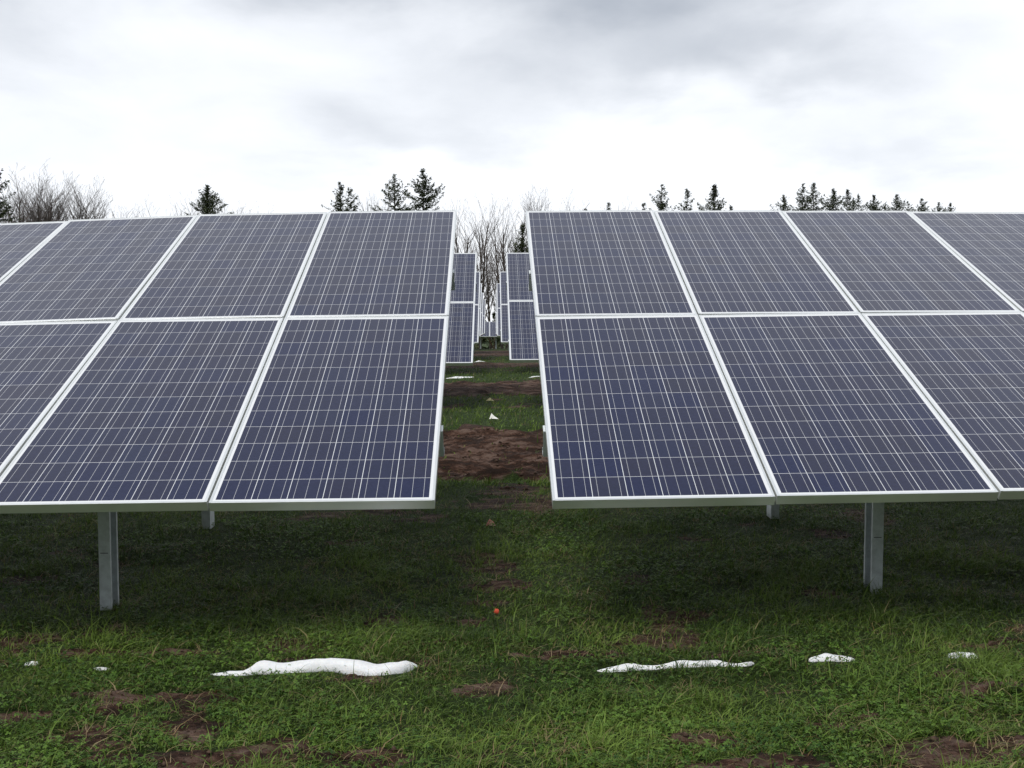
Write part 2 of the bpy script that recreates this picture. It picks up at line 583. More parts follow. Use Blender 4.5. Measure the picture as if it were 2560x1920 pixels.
def solar_table(name, side, corner, yaw, roll, tilt, cols, rows, posts, label, group, sag=None, detail=True):
    """side -1: columns run to the left of the corner, +1: to the right. corner = inner lower front corner of the panels"""
    R = Matrix.Rotation(yaw, 4, "Z") @ Matrix.Rotation(roll, 4, "Y") @ Matrix.Rotation(tilt, 4, "X")
    M = Matrix.Translation(corner) @ R
    root = empty(name, (corner[0], corner[1], gz1(corner[0], corner[1])))
    inv = Matrix.Translation(-Vector(root.location))
    tag(root, label, "solar array", group)
    pitch = PW + GAP
    sg = sag or (lambda u, v: 0)
    for c in range(cols):
        u0 = c * pitch
        for r in range(rows):
            v0 = r * (PL + GAP)
            a0, a1 = sg(u0, v0), sg(u0 + pitch, v0)
            b0, b1 = sg(u0, v0 + PL), sg(u0 + pitch, v0 + PL)
            tx = math.atan2((a1 + b1 - a0 - b0) / 2, pitch)
            ty = math.atan2((b0 + b1 - a0 - a1) / 2, PL)
            if side < 0:
                loc = Matrix.Translation((-u0 - PW, v0, a1)) @ Matrix.Rotation(tx, 4, "Y") @ Matrix.Rotation(ty, 4, "X")
            else:
                loc = Matrix.Translation((u0, v0, a0)) @ Matrix.Rotation(-tx, 4, "Y") @ Matrix.Rotation(ty, 4, "X")
            global PANEL
            if not PROTO:
                p = PANEL; PROTO.append(p)
            else:
                p = PROTO[0].copy(); COL.objects.link(p)
                f = kids(PROTO[0], list(PROTO[0].children))[0].copy(); COL.objects.link(f); f.parent = p
            p.parent = root
            p.matrix_local = inv @ M @ loc
    L = cols * pitch
    x0, x1 = (-L - .02, .010) if side < 0 else (-.010, L + .02)
    beams = [(.70, .15), (2.80, .13)] if rows == 2 else [(.35, .1), (1.55, .1)]
    th = .0
    for s, hh in beams:
        mb = MB()
        prof = [(-.03, -hh), (.03, -hh), (.03, -hh + .02), (.027, -hh + .02), (.027, -hh + .003), (-.027, -hh + .003), (-.027, -.003), (.027, -.003), (.027, -.02), (.03, -.02), (.03, 0), (-.03, 0)]
        mb.prism(prof, Vector((x0, s, -.056)), Vector((x1, s, -.056)), Vector((0, 1, 0)), Vector((0, 0, 1)))
        o = mb.build("purlin", M_ZINC, root)
        o.matrix_local = inv @ M
    for (px, opening) in posts:
        for j, (s, hh) in enumerate(beams):
            q = M @ Vector((0, s, -.0475 - hh * .5))
            y = q.y + (.125 if j == 0 else .13)
            # top of the post: just under the plane of the frames
            nrm = (R @ Vector((0, 0, 1)))
            lp = M.inverted() @ Vector((px, y, 0))
            base = gz1(px, y)
            # plane height at px,y
            o0 = M @ Vector((0, 0, -.052)); n = Vector((nrm.x, nrm.y, nrm.z))
            zt = o0.z - (n.x * (px - o0.x) + n.y * (y - .06 - o0.y)) / n.z
            zt -= .012
            po = c_post(zt - base, opening if j == 0 else -opening).build("post", M_ZINC, root)
            po.location = Vector((px, y, base)) - Vector(root.location)
            if detail and j == 0:
                sl_ = MB()
                hz = .30
                sl_.box(-.021, .019, -.0585, -.0573, hz, hz + .0035)
                so_ = sl_.build("slot", M_SLOT, po)
        if detail:
            # brace running from the rear post up to the front purlin
            br = MB()
            s2 = beams[1][0]
            qa = M @ Vector((0, s2, -.2)); qb = M @ Vector((0, beams[0][0], -.0475 - .11))
            ya = qa.y + .06
            pa = Vector((px + .045 * -opening, ya, gz1(px, ya) + .32)); pb = Vector((px + .045 * -opening, qb.y + .05, qb.z + .02))
            br.tube([pa, pb], [.016, .016], 8)
            b = br.build("brace", M_ZINC, root)
            b.location = -Vector(root.location)
    return root


GR = "paired rows of tilted solar arrays"
TT = 2 * PL + GAP


def settle(lo, hi):
    """the frames have settled a centimetre or two out of true: offsets along the lower and the upper edge"""
    U = [0, 1, 2, 3, 4, 8]
    return lambda u, v: float(np.interp(u, U, lo) * (1 - v / TT) + np.interp(u, U, hi) * v / TT)


sagL = settle([-.012, .005, .020, .028, .034, .05], [.000, .006, .002, -.026, -.05, -.12])
sagR = settle([-.012, .001, .015, .024, .03, .05], [.006, .004, -.003, -.012, -.03, -.09])
solar_table("solar_array", -1, (-.2284, 4.5218, .6733), -.0106, -.021, .4328, 6, 2, [(-1.955, 1), (-5.4, 1)],
            "large tilted solar array filling the left foreground, two panels high, left of the grass aisle", GR, sagL)
solar_table("solar_array", 1, (.2945, 4.5302, .6708), -.0071, -.0068, .4321, 6, 2, [(2.045, -1), (5.4, -1)],
            "large tilted solar array filling the right foreground, two panels high, right of the grass aisle", GR, sagR)
ROWS = [(14.2, -.181, .890, .459, .325, .930, .449, "second"), (21.95, -.161, 1.017, .44, .319, 1.025, .438, "third"),
        (29.0, -.156, 1.057, .421, .316, 1.072, .417, "fourth"), (36.2, -.124, 1.01, .41, .352, 1.024, .407, "fifth"),
        (43.5, -.048, .970, .392, .46, .979, .389, "sixth")]
for d, xl, zl, tl, xr, zr, tr, nm in ROWS:
    solar_table("solar_array", -1, (xl, d, zl), -.01, -.004, tl, 4, 2, [(xl - 1.75, 1)],
                "%s solar array from the front, left of the aisle" % nm, GR, detail=False)
    solar_table("solar_array", 1, (xr, d, zr), -.007, -.004, tr, 4, 2, [(xr + 1.75, -1)],
                "%s solar array from the front, right of the aisle" % nm, GR, detail=False)
end = solar_table("low_solar_array", -1, (3.2, 57.0, .655), 0, 0, .43, 6, 1, [(-.30, 1), (.56, -1), (2.4, 1), (-2.2, 1)],
                  "low single-height solar array closing the far end of the aisle crosswise", None, detail=False)
eb = MB()
eb.tube([(.05, 57.3, .70), (.42, 57.9, -.02)], [.03, .03], 6)
o = eb.build("brace", m_plain("rusty brown rod", (.28, .15, .07), (.38, .22, .12), .8), end)
o.location = -Vector(end.location)


# ------------------------------------------------------------------ grass (real blades) and clover
def blade_field(name, pts, rng, hmean, wmean, mat_, tuft=None, dry=.04, lean=1.25, seg=3):
    """pts Nx2 ground positions. Each blade: seg+1 levels tapering to a point"""
    n = len(pts)
    x, y = pts[:, 0], pts[:, 1]
    z = gz(x, y) - .004
    h = hmean * rng.lognormal(0, .48, n)
    if tuft is not None:
        h = h * (1 + tuft)
    w = wmean * rng.lognormal(0, .35, n)
    ang = rng.uniform(0, 2 * np.pi, n)
    # blades lie over to the right on the left side of the field and at random elsewhere
    bx = np.cos(ang) * lean * rng.uniform(.2, 1.3, n) + .25
    by = np.sin(ang) * lean * rng.uniform(.2, 1.3, n) - .1
    face = ang + rng.uniform(-.9, .9, n) + np.pi / 2
    sx, sy = np.cos(face), np.sin(face)
    lv = []
    for i in range(seg + 1):
        t = i / seg
        cx = x + bx * h * t ** 1.7
        cy = y + by * h * t ** 1.7
        cz = z + h * (t - .42 * t ** 2.4 * np.minimum(np.hypot(bx, by), 1.5))
        ww = w * (1 - t ** 1.6) * .5
        if i < seg:
            lv.append(np.stack([cx - sx * ww, cy - sy * ww, cz], -1))
            lv.append(np.stack([cx + sx * ww, cy + sy * ww, cz], -1))
        else:
            lv.append(np.stack([cx, cy, cz], -1))
    nv = 2 * seg + 1
    co = np.stack(lv, 1).reshape(-1, 3)
    base = np.arange(n)[:, None] * nv
    loops, tot = [], []
    for i in range(seg - 1):
        loops.append(base + np.array([2 * i, 2 * i + 1, 2 * i + 3, 2 * i + 2])); tot.append(4)
    loops.append(base + np.array([2 * seg - 2, 2 * seg - 1, 2 * seg])); tot.append(3)
    lp = np.concatenate(loops, 1).ravel()
    lt = np.tile(tot, n)
    col = np.zeros((n, 4), np.float32); col[:, 3] = 1
    patch = fbm(x * 1.7 + 31, y * 1.7 + 11, 3)
    col[:, 0] = np.clip(.15 + rng.rand(n) * .6 + (patch - .5) * 1.1, 0, 1)
    drym = np.clip((fbm(x * 4 + 71, y * 5, 3) - .6) * 5, 0, 1) + soil_mask(x, y) * .35
    col[:, 1] = (rng.rand(n) < dry * (1 + 4 * drym)) * rng.uniform(.4, 1, n)
    return mesh_from(name, co, lp, lt, np.repeat(col, nv, 0), mat_)


def mesh_from(name, co, lp, lt, col, mat_):
    me = bpy.data.meshes.new(name)
    me.vertices.add(len(co)); me.vertices.foreach_set("co", co.ravel().astype(np.float32))
    me.loops.add(len(lp)); me.loops.foreach_set("vertex_index", lp.astype(np.int32))
    me.polygons.add(len(lt))
    st = np.concatenate([[0], np.cumsum(lt)[:-1]])
    me.polygons.foreach_set("loop_start", st.astype(np.int32))
    me.polygons.foreach_set("loop_total", lt.astype(np.int32))
    at = me.attributes.new("shade", "FLOAT_COLOR", "POINT")
    at.data.foreach_set("color", col.ravel())
    me.materials.append(mat_)
    me.update(calc_edges=True)
    o = bpy.data.objects.new(name, me)
    COL.objects.link(o)
    return o


rng = np.random.RandomState(3)


def scatter(n, x0, x1, y0, y1, power=1.0, margin=.9):
    """random points in the wedge in front of the camera, denser near it, thinned on bare soil"""
    u = rng.rand(n)
    y = y0 + (y1 - y0) * u ** power
    half = .56 * y + margin
    x = rng.uniform(-1, 1, n) * half
    k = (x > x0) & (x < x1)
    x, y = x[k], y[k]
    s = soil_mask(x, y)
    k = rng.rand(len(x)) > s * .96
    return np.stack([x[k], y[k]], -1)


SNOW1 = [(a, b - .075) for a, b in [(-1.16, 4.36), (-1.02, 4.34), (-.94, 4.39), (-.84, 4.38), (-.72, 4.38), (-.62, 4.36), (-.53, 4.31), (-.46, 4.30), (-.37, 4.32), (-.29, 4.37)]]
SNOW2 = [(.46, 4.24), (.6, 4.27), (.72, 4.25), (.84, 4.27), (.95, 4.26), (1.04, 4.225), (1.13, 4.25)]
SNOW3 = [(1.36, 4.25), (1.45, 4.29), (1.56, 4.26)]
SNOW4 = [(1.97, 4.29), (2.03, 4.31), (2.10, 4.29)]


def off_snow(p):
    """grass does not grow through the snow, apart from a few blades at its edge"""
    k = np.ones(len(p), bool)
    for path, w in ((SNOW1, .062), (SNOW2, .034), (SNOW3, .030), (SNOW4, .032)):
        a = np.array(path)
        yy = np.interp(p[:, 0], a[:, 0], a[:, 1])
        ins = (p[:, 0] > a[0, 0]) & (p[:, 0] < a[-1, 0]) & (np.abs(p[:, 1] - yy) < w) 
        front = (p[:, 0] > a[0, 0]) & (p[:, 0] < a[-1, 0]) & (p[:, 1] < yy) & (p[:, 1] > yy - w - .05)
        k &= ~(ins & (rng.rand(len(p)) < .985)) & ~(front & (rng.rand(len(p)) < .25))
    return p[k]


pA = off_snow(scatter(420000, -6, 6, 2.7, 8.9, 1.2))
clump = fbm(pA[:, 0] * 3.3, pA[:, 1] * 3.3, 3)
keep = rng.rand(len(pA)) < np.clip(.5 + (clump - .40) * 3.0, .42, 1)
pA = pA[keep]
tuf = np.clip((fbm(pA[:, 0] * 2.6 + 90, pA[:, 1] * 2.6 + 40, 3) - .56) * 7, 0, 1.3)
under = np.clip(1 - np.abs(pA[:, 1] - 5.0) / .5, 0, 1) * .6
gA = blade_field("grass", pA, rng, .026, .0036, M_GRASS, tuf + under * (np.abs(pA[:, 0]) > .5) * .3)
# long loose blades in tufts
tc_ = []
for i in range(260):
    ty = rng.uniform(3.1, 7.5); tx = rng.uniform(-.56 * ty - .3, .56 * ty + .3)
    m_ = rng.randint(8, 26)
    tc_.append(np.stack([tx + rng.normal(0, .03, m_), ty + rng.normal(0, .025, m_)], -1))
for tx, ty in ((-1.9, 5.1), (-1.5, 5.0), (-1.1, 5.05), (-.7, 5.0), (-2.3, 5.1), (1.6, 5.0), (1.9, 4.95), (.9, 5.1), (2.3, 4.9), (-.3, 5.0), (-1.3, 4.95), (-1.7, 4.75), (-.95, 4.8), (-2.1, 4.85), (2.5, 4.4), (-1.15, 4.35), (-.25, 4.25)):
    tc_.append(np.stack([tx + rng.normal(0, .09, 110), ty + rng.normal(0, .06, 110)], -1))
pT = off_snow(np.concatenate(tc_))
gT = blade_field("long_grass", pT, rng, .052, .0038, M_GRASS, None, .03, 1.6, 4)
pD = scatter(60000, -5, 5, 2.8, 8.6, 1.2)
pD = np.stack([rng.uniform(-1, 1, 90000) * 3.2, 2.8 + 5.5 * rng.rand(90000) ** 1.3], -1)
sD = soil_mask(pD[:, 0], pD[:, 1]); fD = fbm(pD[:, 0] * 4 + 71, pD[:, 1] * 5, 3)
pD = off_snow(pD[rng.rand(len(pD)) < np.clip(sD * 1.2 * (1.1 - sD) + np.clip(fD - .54, 0, 1) * 3.0, .05, .6)])
gD = blade_field("dead_grass", pD, rng, .034, .0030, M_DEAD, None, .3, 2.2, 3)
pC = scatter(150000, -3.5, 3.5, 8.6, 34, 1.2, .4)
gC = blade_field("grass_verge", pC, rng, .045, .009, M_GRASS, None, .05, .9, 2)


def clover_field(name, pts, rng):
    n = len(pts)
    x, y = pts[:, 0], pts[:, 1]
    z = gz(x, y) + rng.uniform(.010, .038, n)
    r = rng.uniform(.0032, .0078, n)
    a0 = rng.uniform(0, 2 * np.pi, n)
    tx, ty = rng.normal(0, .35, n), rng.normal(-.12, .35, n)
    cs, lps = [], []
    for j in range(3):
        a = a0 + j * 2.094
        ring = [(0, 0), (.75, -.62), (1.35, -.42), (1.5, 0), (1.35, .42), (.75, .62)]
        for (p, q) in ring:
            ex = (np.cos(a) * p - np.sin(a) * q) * r
            ey = (np.sin(a) * p + np.cos(a) * q) * r
            cs.append(np.stack([x + ex, y + ey, z + ex * tx + ey * ty - np.hypot(ex, ey) * .15], -1))
        lps.append(np.arange(6) + 6 * j)
    co = np.stack(cs, 1).reshape(-1, 3)
    base = np.arange(n)[:, None] * 18
    lp = np.concatenate([base + l for l in lps], 1).ravel()
    lt = np.full(3 * n, 6)
    col = np.zeros((n, 4), np.float32); col[:, 3] = 1
    col[:, 0] = np.clip(rng.rand(n) * .9 + (fbm(x * 2, y * 2, 2) - .5), 0, 1)
    col[:, 1] = (rng.rand(n) < .06) * .8
    return mesh_from(name, co, lp, lt, np.repeat(col, 18, 0), M_CLOVER)


pK = off_snow(scatter(170000, -5, 5, 2.7, 7.5, 1.3))
kk = fbm(pK[:, 0] * 2.1 + 200, pK[:, 1] * 2.6 + 60, 4)
pK = pK[rng.rand(len(pK)) < np.clip((kk - .44) * 4, .08, .75)]
ck = clover_field("clover", pK, rng)
tag(gD, "brown dead grass lying flat around the bare soil patches", "dead grass", kind="stuff")
tag(gA, "short green grass covering the ground around and under the front arrays", "grass", kind="stuff")
tag(gT, "longer loose tufts of grass under the front arrays' lower edges", "grass", kind="stuff")
tag(gC, "grass strips between the muddy lanes further down the aisle", "grass", kind="stuff")
tag(ck, "patches of small clover leaves among the grass", "clover", kind="stuff")


def clods():
    """crumbs and clods of earth on the bare patches and along the churned lane"""
    n = 26000
    x = rng.uniform(-3, 3, n); y = 2.9 + 9.6 * rng.rand(n) ** 1.2
    s = soil_mask(x, y)
    k = (rng.rand(n) < s ** 1.5) & ((y > 8.2) & (np.abs(x) < 1.6) | (y < 7))
    x, y = x[k], y[k]; n = len(x)
    k = (y < 8) | (rng.rand(n) < .4)
    x, y = x[k], y[k]; n = len(x)
    r = rng.lognormal(-5.35, .5, n) * (1 + (y > 8) * 1.2)
    z = gz(x, y)
    oc = np.array([(1, 0, 0), (.3, .9, .1), (-.8, .6, 0), (-.9, -.5, .1), (.2, -1, 0), (0, 0, .8), (0, 0, -.5)])
    fc = [(0, 1, 5), (1, 2, 5), (2, 3, 5), (3, 4, 5), (4, 0, 5), (1, 0, 6), (2, 1, 6), (3, 2, 6), (4, 3, 6), (0, 4, 6)]
    v = oc[None] * r[:, None, None] * rng.uniform(.6, 1.4, (n, 7, 3))
    a = rng.uniform(0, 6.28, n); ca, sa = np.cos(a)[:, None], np.sin(a)[:, None]
    X = v[:, :, 0] * ca - v[:, :, 1] * sa + x[:, None]; Y = v[:, :, 0] * sa + v[:, :, 1] * ca + y[:, None]; Z = v[:, :, 2] + z[:, None]
    co = np.stack([X, Y, Z], -1).reshape(-1, 3)
    lp = (np.arange(n)[:, None] * 7 + np.array(fc).ravel()[None]).ravel()
    o = mesh_from("soil_clods", co, lp, np.full(n * 10, 3), np.ones((n * 7, 4), np.float32), M_SOIL)
    tag(o, "loose brown clods of earth on the bare patches and churned lane", "clods", kind="stuff")


M_SOIL = m_plain("brown earth", (.035, .020, .014), (.095, .060, .043), .9, 60)
clods()


# ------------------------------------------------------------------ snow remnants slid off the panels
def snow_patch(path, widths, heights, label, group="snow remnants on the grass"):
    """a melting snow ridge: path of (x,y), half widths and heights along it"""
    n = 46
    t = np.linspace(0, 1, n)
    tt = np.linspace(0, 1, len(path))
    px = np.interp(t, tt, [p[0] for p in path]); py = np.interp(t, tt, [p[1] for p in path])
    # smooth
    for _ in range(3):
        py[1:-1] = (py[:-2] + py[1:-1] * 2 + py[2:]) / 4
    w = np.interp(t, np.linspace(0, 1, len(widths)), widths); h = np.interp(t, np.linspace(0, 1, len(heights)), heights)
    for _ in range(3):
        w[1:-1] = (w[:-2] + w[1:-1] * 2 + w[2:]) / 4; h[1:-1] = (h[:-2] + h[1:-1] * 2 + h[2:]) / 4
    endf = np.clip(np.minimum(t, 1 - t) * 14, 0, 1) ** .5
    w = w * endf + .001; h = h * endf
    K = 15
    cx, cy = px[n // 2], py[n // 2]
    cz = gz1(cx, cy)
    mb = MB()
    vs = []
    for i in range(n):
        for k in range(K):
            a = math.pi * k / (K - 1)
            ox = math.cos(a) * w[i]
            X, Y = px[i], py[i] + ox + (fbm(np.array([px[i] * 25.0]), np.array([k * .8]), 2)[0] - .5) * .02 * (k < 4) * (1 if w[i] > .015 else .2)
            Z = gz1(X, Y) - .012 + (math.sin(a) ** .7) * (h[i] + .016) * (1 + (fbm(np.array([X * 14]), np.array([Y * 14]), 2)[0] - .5) * .25)
            vs.append((X - cx, Y - cy, Z - cz))
    fs = []
    for i in range(n - 1):
        for k in range(K - 1):
            a = i * K + k
            fs.append((a, a + 1, a + K + 1, a + K))
    for i in range(n - 1):
        fs.append((i * K, (i + 1) * K, (i + 1) * K + K - 1, i * K + K - 1))
    fs.append(tuple(range(K))); fs.append(tuple((n - 1) * K + k for k in reversed(range(K))))
    mb.add(vs, fs)
    o = mb.build("snow_patch", M_SNOW, None, True)
    o.location = (cx, cy, cz)
    return tag(o, label, "snow", group)


snow_patch(SNOW1, [.015, .03, .05, .042, .04, .045, .065, .06, .045, .03], [.004, .008, .046, .018, .041, .040, .042, .018, .032, .024],
           "longest and thickest white snow ridge, lying on grass below the left foreground array")
snow_patch(SNOW2, [.018, .030, .016, .026, .022, .016, .018], [.003, .018, .005, .021, .017, .004, .015],
           "long thin wavy snow ridge on grass below the right foreground array")
snow_patch(SNOW3, [.02, .04, .025], [.004, .020, .006],
           "short snow patch between the long thin ridge and the rightmost patch")
snow_patch(SNOW4, [.02, .032, .025], [.008, .014, .008],
           "small bright snow patch at the far right, above the brown soil heap")
snow_patch([(-2.02, 4.49), (-1.99, 4.49), (-1.96, 4.485)], [.010, .016, .010], [.004, .010, .004],
           "tiny snow crumb near the left edge, leftmost of all snow")
snow_patch([(-1.69, 4.41), (-1.66, 4.40), (-1.62, 4.40)], [.006, .009, .006], [.0, .005, .002],
           "faint tiny snow crumb in grass right of the leftmost crumb")
snow_patch([(-.82, 21.0), (-.6, 21.1), (-.4, 21.0), (-.25, 21.1)], [.04, .10, .08, .03], [.0, .025, .02, .0],
           "distant snow streak in the aisle beside the second left array's front")
snow_patch([(.86, 20.9), (.95, 20.9), (1.1, 20.95)], [.03, .04, .03], [.0, .012, .0],
           "faint distant snow streak in the aisle by the right foreground array's edge")
snow_patch([(-.33, 28.2), (-.2, 28.25), (-.02, 28.3)], [.04, .08, .04], [.0, .03, .0],
           "farthest small snow streak on the bright grass of the aisle")


# ------------------------------------------------------------------ litter scraps
def scrap(name, pts, tri, m, loc, label, cat, thick=.003):
    """crumpled scrap of sheet with real thickness"""
    mb = MB()
    n = len(pts)
    P = [Vector(p) for p in pts]
    up = Vector((0, .6, .8)) * thick
    mb.add([p for p in P] + [p - up for p in P],
           [t for t in tri] + [tuple(n + i for i in reversed(t)) for t in tri] +
           [(i, (i + 1) % n, n + (i + 1) % n, n + i)[::-1] for i in range(n)])
    o = mb.build(name, m)
    o.location = (loc[0], loc[1], gz1(*loc) + .004)
    return tag(o, label, cat)


M_PINK = m_plain("faded pink plastic", (.55, .17, .13), (.62, .48, .40), .6, 40)
M_ORANGE = m_plain("orange plastic", (.75, .10, .05), (.80, .16, .08), .45, 30)
M_PAPER = m_plain("white paper", (.75, .74, .7), (.85, .84, .8), .7, 30)
M_YEL = m_plain("yellowed paper", (.5, .46, .25), (.62, .58, .36), .7, 30)
scrap("plastic_scrap", [(-.034, 0, 0), (-.012, -.01, .004), (.034, 0, 0), (.022, .02, .022), (-.008, .03, .04)],
      [(0, 1, 4), (1, 3, 4), (1, 2, 3)], M_PINK, (.03, 7.14), "crumpled pink and white scrap on the shaded grass of the aisle", "litter")
ob = MB()
oc = []
for i in range(7):
    for k in range(10):
        th_, ph = math.pi * (i + .5) / 7, 2 * math.pi * k / 10
        r_ = .013 * (1 + .18 * math.sin(3 * ph + i))
        oc.append((r_ * math.sin(th_) * math.cos(ph), r_ * math.sin(th_) * math.sin(ph), .018 + r_ * math.cos(th_) * 1.05))
of = [(i * 10 + k, i * 10 + (k + 1) % 10, (i + 1) * 10 + (k + 1) % 10, (i + 1) * 10 + k)[::-1] for i in range(6) for k in range(10)]
of += [tuple(range(10)), tuple(reversed(range(60, 70)))]
ob.add(oc, of)
orb = ob.build("orange_litter", M_ORANGE, None, True)
orb.location = (.05, 5.06, gz1(.05, 5.06) + .006)
tag(orb, "small round orange-red piece of litter on the grass in mid aisle", "litter")
scrap("paper_scrap", [(-.05, 0, 0), (0, -.02, .006), (.07, 0, .0), (.02, .02, .03), (-.02, .03, .07)],
      [(0, 1, 4), (1, 3, 4), (1, 2, 3)], M_PAPER, (.09, 13.2), "white paper scrap on the grass strip beyond the first muddy lane", "litter")
scrap("paper_scrap", [(-.07, 0, 0), (0, -.02, .01), (.06, 0, .0), (.0, .02, .05)],
      [(0, 1, 3), (1, 2, 3)], M_YEL, (.06, 15.5), "pale yellowish scrap on dark grass behind the white paper scrap", "litter")


# ------------------------------------------------------------------ trees
def fit_height(a, b, h):
    top = max(p[2] for p in a.v + b.v)
    k = h / top
    for m in (a, b):
        m.v = [(p[0] * k, p[1] * k, p[2] * k) for p in m.v]


def bare_tree(loc, height, spread, stems, seed, label, group, lean=0.0, dense=1.0):
    r = random.Random(seed)
    z0 = gz1(*loc)
    root = empty("bare_tree", (loc[0], loc[1], z0 - .05))
    tag(root, label, "tree", group)
    tr, cr = MB(), MB()

    def grow(p, d, ln, rad, lvl, mb):
        n = max(3, int(ln / .45))
        pts, rr = [p.copy()], [rad]
        q = p.copy(); dd = d.copy()
        tip = .35 if lvl < 2 else .4
        for i in range(n):
            dd = (dd + Vector((r.gauss(0, .028 if lvl < 2 else .06), r.gauss(0, .028 if lvl < 2 else .06), (.03 if lvl == 0 else .075) + r.gauss(0, .02)))).normalized()
            q = q + dd * ln / n
            pts.append(q.copy()); rr.append(max(.0055, rad * (1 - (1 - tip) * (i + 1) / n)))
            if lvl < 4 and (i >= (1 if lvl else int(n * .22))):
                k = 1 if lvl else 2
                for _ in range(k):
                    if r.random() < (.85 if lvl < 2 else .92) * dense:
                        w = r.uniform(0, 6.283)
                        side = Vector((math.cos(w), math.sin(w), 0))
                        bd = (dd * 1.0 + side * r.uniform(.5, 1.0) * (spread / 2.0 if lvl < 2 else .85)).normalized()
                        f = (1 - i / n * .55)
                        grow(q, bd, ln * r.uniform(.34, .5) * f if lvl == 0 else ln * r.uniform(.38, .6) * f, max(.007, rr[-1] * .5), lvl + 1, cr)
        mb.tube(pts, rr, 5 if lvl == 0 else 3, False)
    for s in range(stems):
        a = r.uniform(0, 6.28)
        off = Vector((math.cos(a), math.sin(a), 0)) * (.0 if stems == 1 else .35)
        d = (Vector((0, 0, 1)) + Vector((math.cos(a), math.sin(a), 0)) * (.05 + .13 * spread / 2.0 * (stems > 1)) + Vector((lean, 0, 0))).normalized()
        grow(off, d, height * r.uniform(.82, 1.0), .0135 * height * (1 if stems == 1 else .75), 0, tr)
    fit_height(tr, cr, height)
    tr.build("trunk", M_BARK, root)
    cr.build("crown", M_TWIG, root)
    return root


def spruce(loc, height, width, seed, label, group, sparse=1.0, twin=False, droop=.1):
    r = random.Random(seed)
    z0 = gz1(*loc)
    root = empty("spruce_tree", (loc[0], loc[1], z0 - .05))
    tag(root, label, "tree", group)
    tr, cr = MB(), MB()
    tr.tube([(0, 0, 0), (.03, 0, height * .5), (0, 0, height * .93), (0, 0, height)], [height * .014 + .04, height * .009 + .02, .02, .006], 7)

    def spray(p, d, ln, wd):
        """a flat drooping twig clump of several needle shoots"""
        d = d.normalized()
        s = d.cross(Vector((0, 0, 1)))
        s = s.normalized() if s.length > .01 else Vector((1, 0, 0))
        for k in range(4):
            a = (k - 1.5) * .6 + r.gauss(0, .35)
            e = (d * math.cos(a) + s * math.sin(a) + Vector((0, 0, r.gauss(0.12, .45)))).normalized()
            u = e.cross(Vector((r.gauss(0, 1), r.gauss(0, 1), r.gauss(0, 1)))).normalized() * wd * r.uniform(.6, 1.2)
            l = ln * r.uniform(.4, 1.05)
            cr.add([p, p + e * l * .45 + u, p + e * l, p + e * l * .5 - u], [(0, 1, 2, 3)])
    tops = [(Vector((0, 0, 0)), height)]
    if twin:
        tops.append((Vector((width * .28, 0, 0)), height * .97))
    for off, H in tops:
        z = H
        step = .0
        while z > H * .16:
            dtop = H - z
            k = max(2, int(3.2 * sparse + r.uniform(0, 2)))
            R = min(width * .5, .05 + dtop * width * .19) * r.uniform(.75, 1.15)
            for b in range(k):
                if r.random() > .55 + .4 * sparse:
                    continue
                a = r.uniform(0, 6.283)
                L = R * r.uniform(.4, 1.4)
                rise = r.uniform(.15, .8) if dtop < 2.2 else r.uniform(-droop, .45)
                d = Vector((math.cos(a), math.sin(a), rise)).normalized()
                p0 = off * min(1, (H - z) and 1) + Vector((0, 0, z - r.uniform(0, .12)))
                m = max(3, int(L / .13))
                pts = []
                for i in range(m + 1):
                    t = i / m
                    p = p0 + d * L * t + Vector((0, 0, -.10 * L * math.sin(t * 3.1) + .12 * L * t * t))
                    pts.append(p)
                    dirn = (d + Vector((0, 0, .15 * t))).normalized()
                    spray(p + Vector((r.gauss(0, .03), r.gauss(0, .03), r.gauss(0, .05))), dirn, .16 + .08 * (1 - t), .024)
                    if i > 1 and r.random() < .8 and L > .5:
                        spray(p, Vector((-d.y, d.x, -.25)) * r.choice((-1, 1)) + d * .5, .26, .035)
                        if r.random() < .5:
                            spray(p, d * .3 + Vector((0, 0, -1)), .24, .03)
                cr.tube([pts[0], pts[-1]], [.012, .004], 3, False)
            z -= r.uniform(.06, .15) * (1 + dtop * .03)
        for i in range(4):
            p = off + Vector((0, 0, H - .12 * i))
            spray(p, Vector((r.gauss(0, .15), r.gauss(0, .15), 1)), .15, .014)
    fit_height(tr, cr, height)
    tr.build("trunk", M_SPBARK, root)
    cr.build("crown", M_NEEDLE, root)
    return root


def at(px, y):
    """world x where source-pixel column px lies at distance y (used once to read positions off the photograph)"""
    return (px - 1215) / 2581.0 * y


def hgt(py, y, x=0):
    return 1.45 + (805 - py) / 2581.0 * y - gz1(x, y) + .05


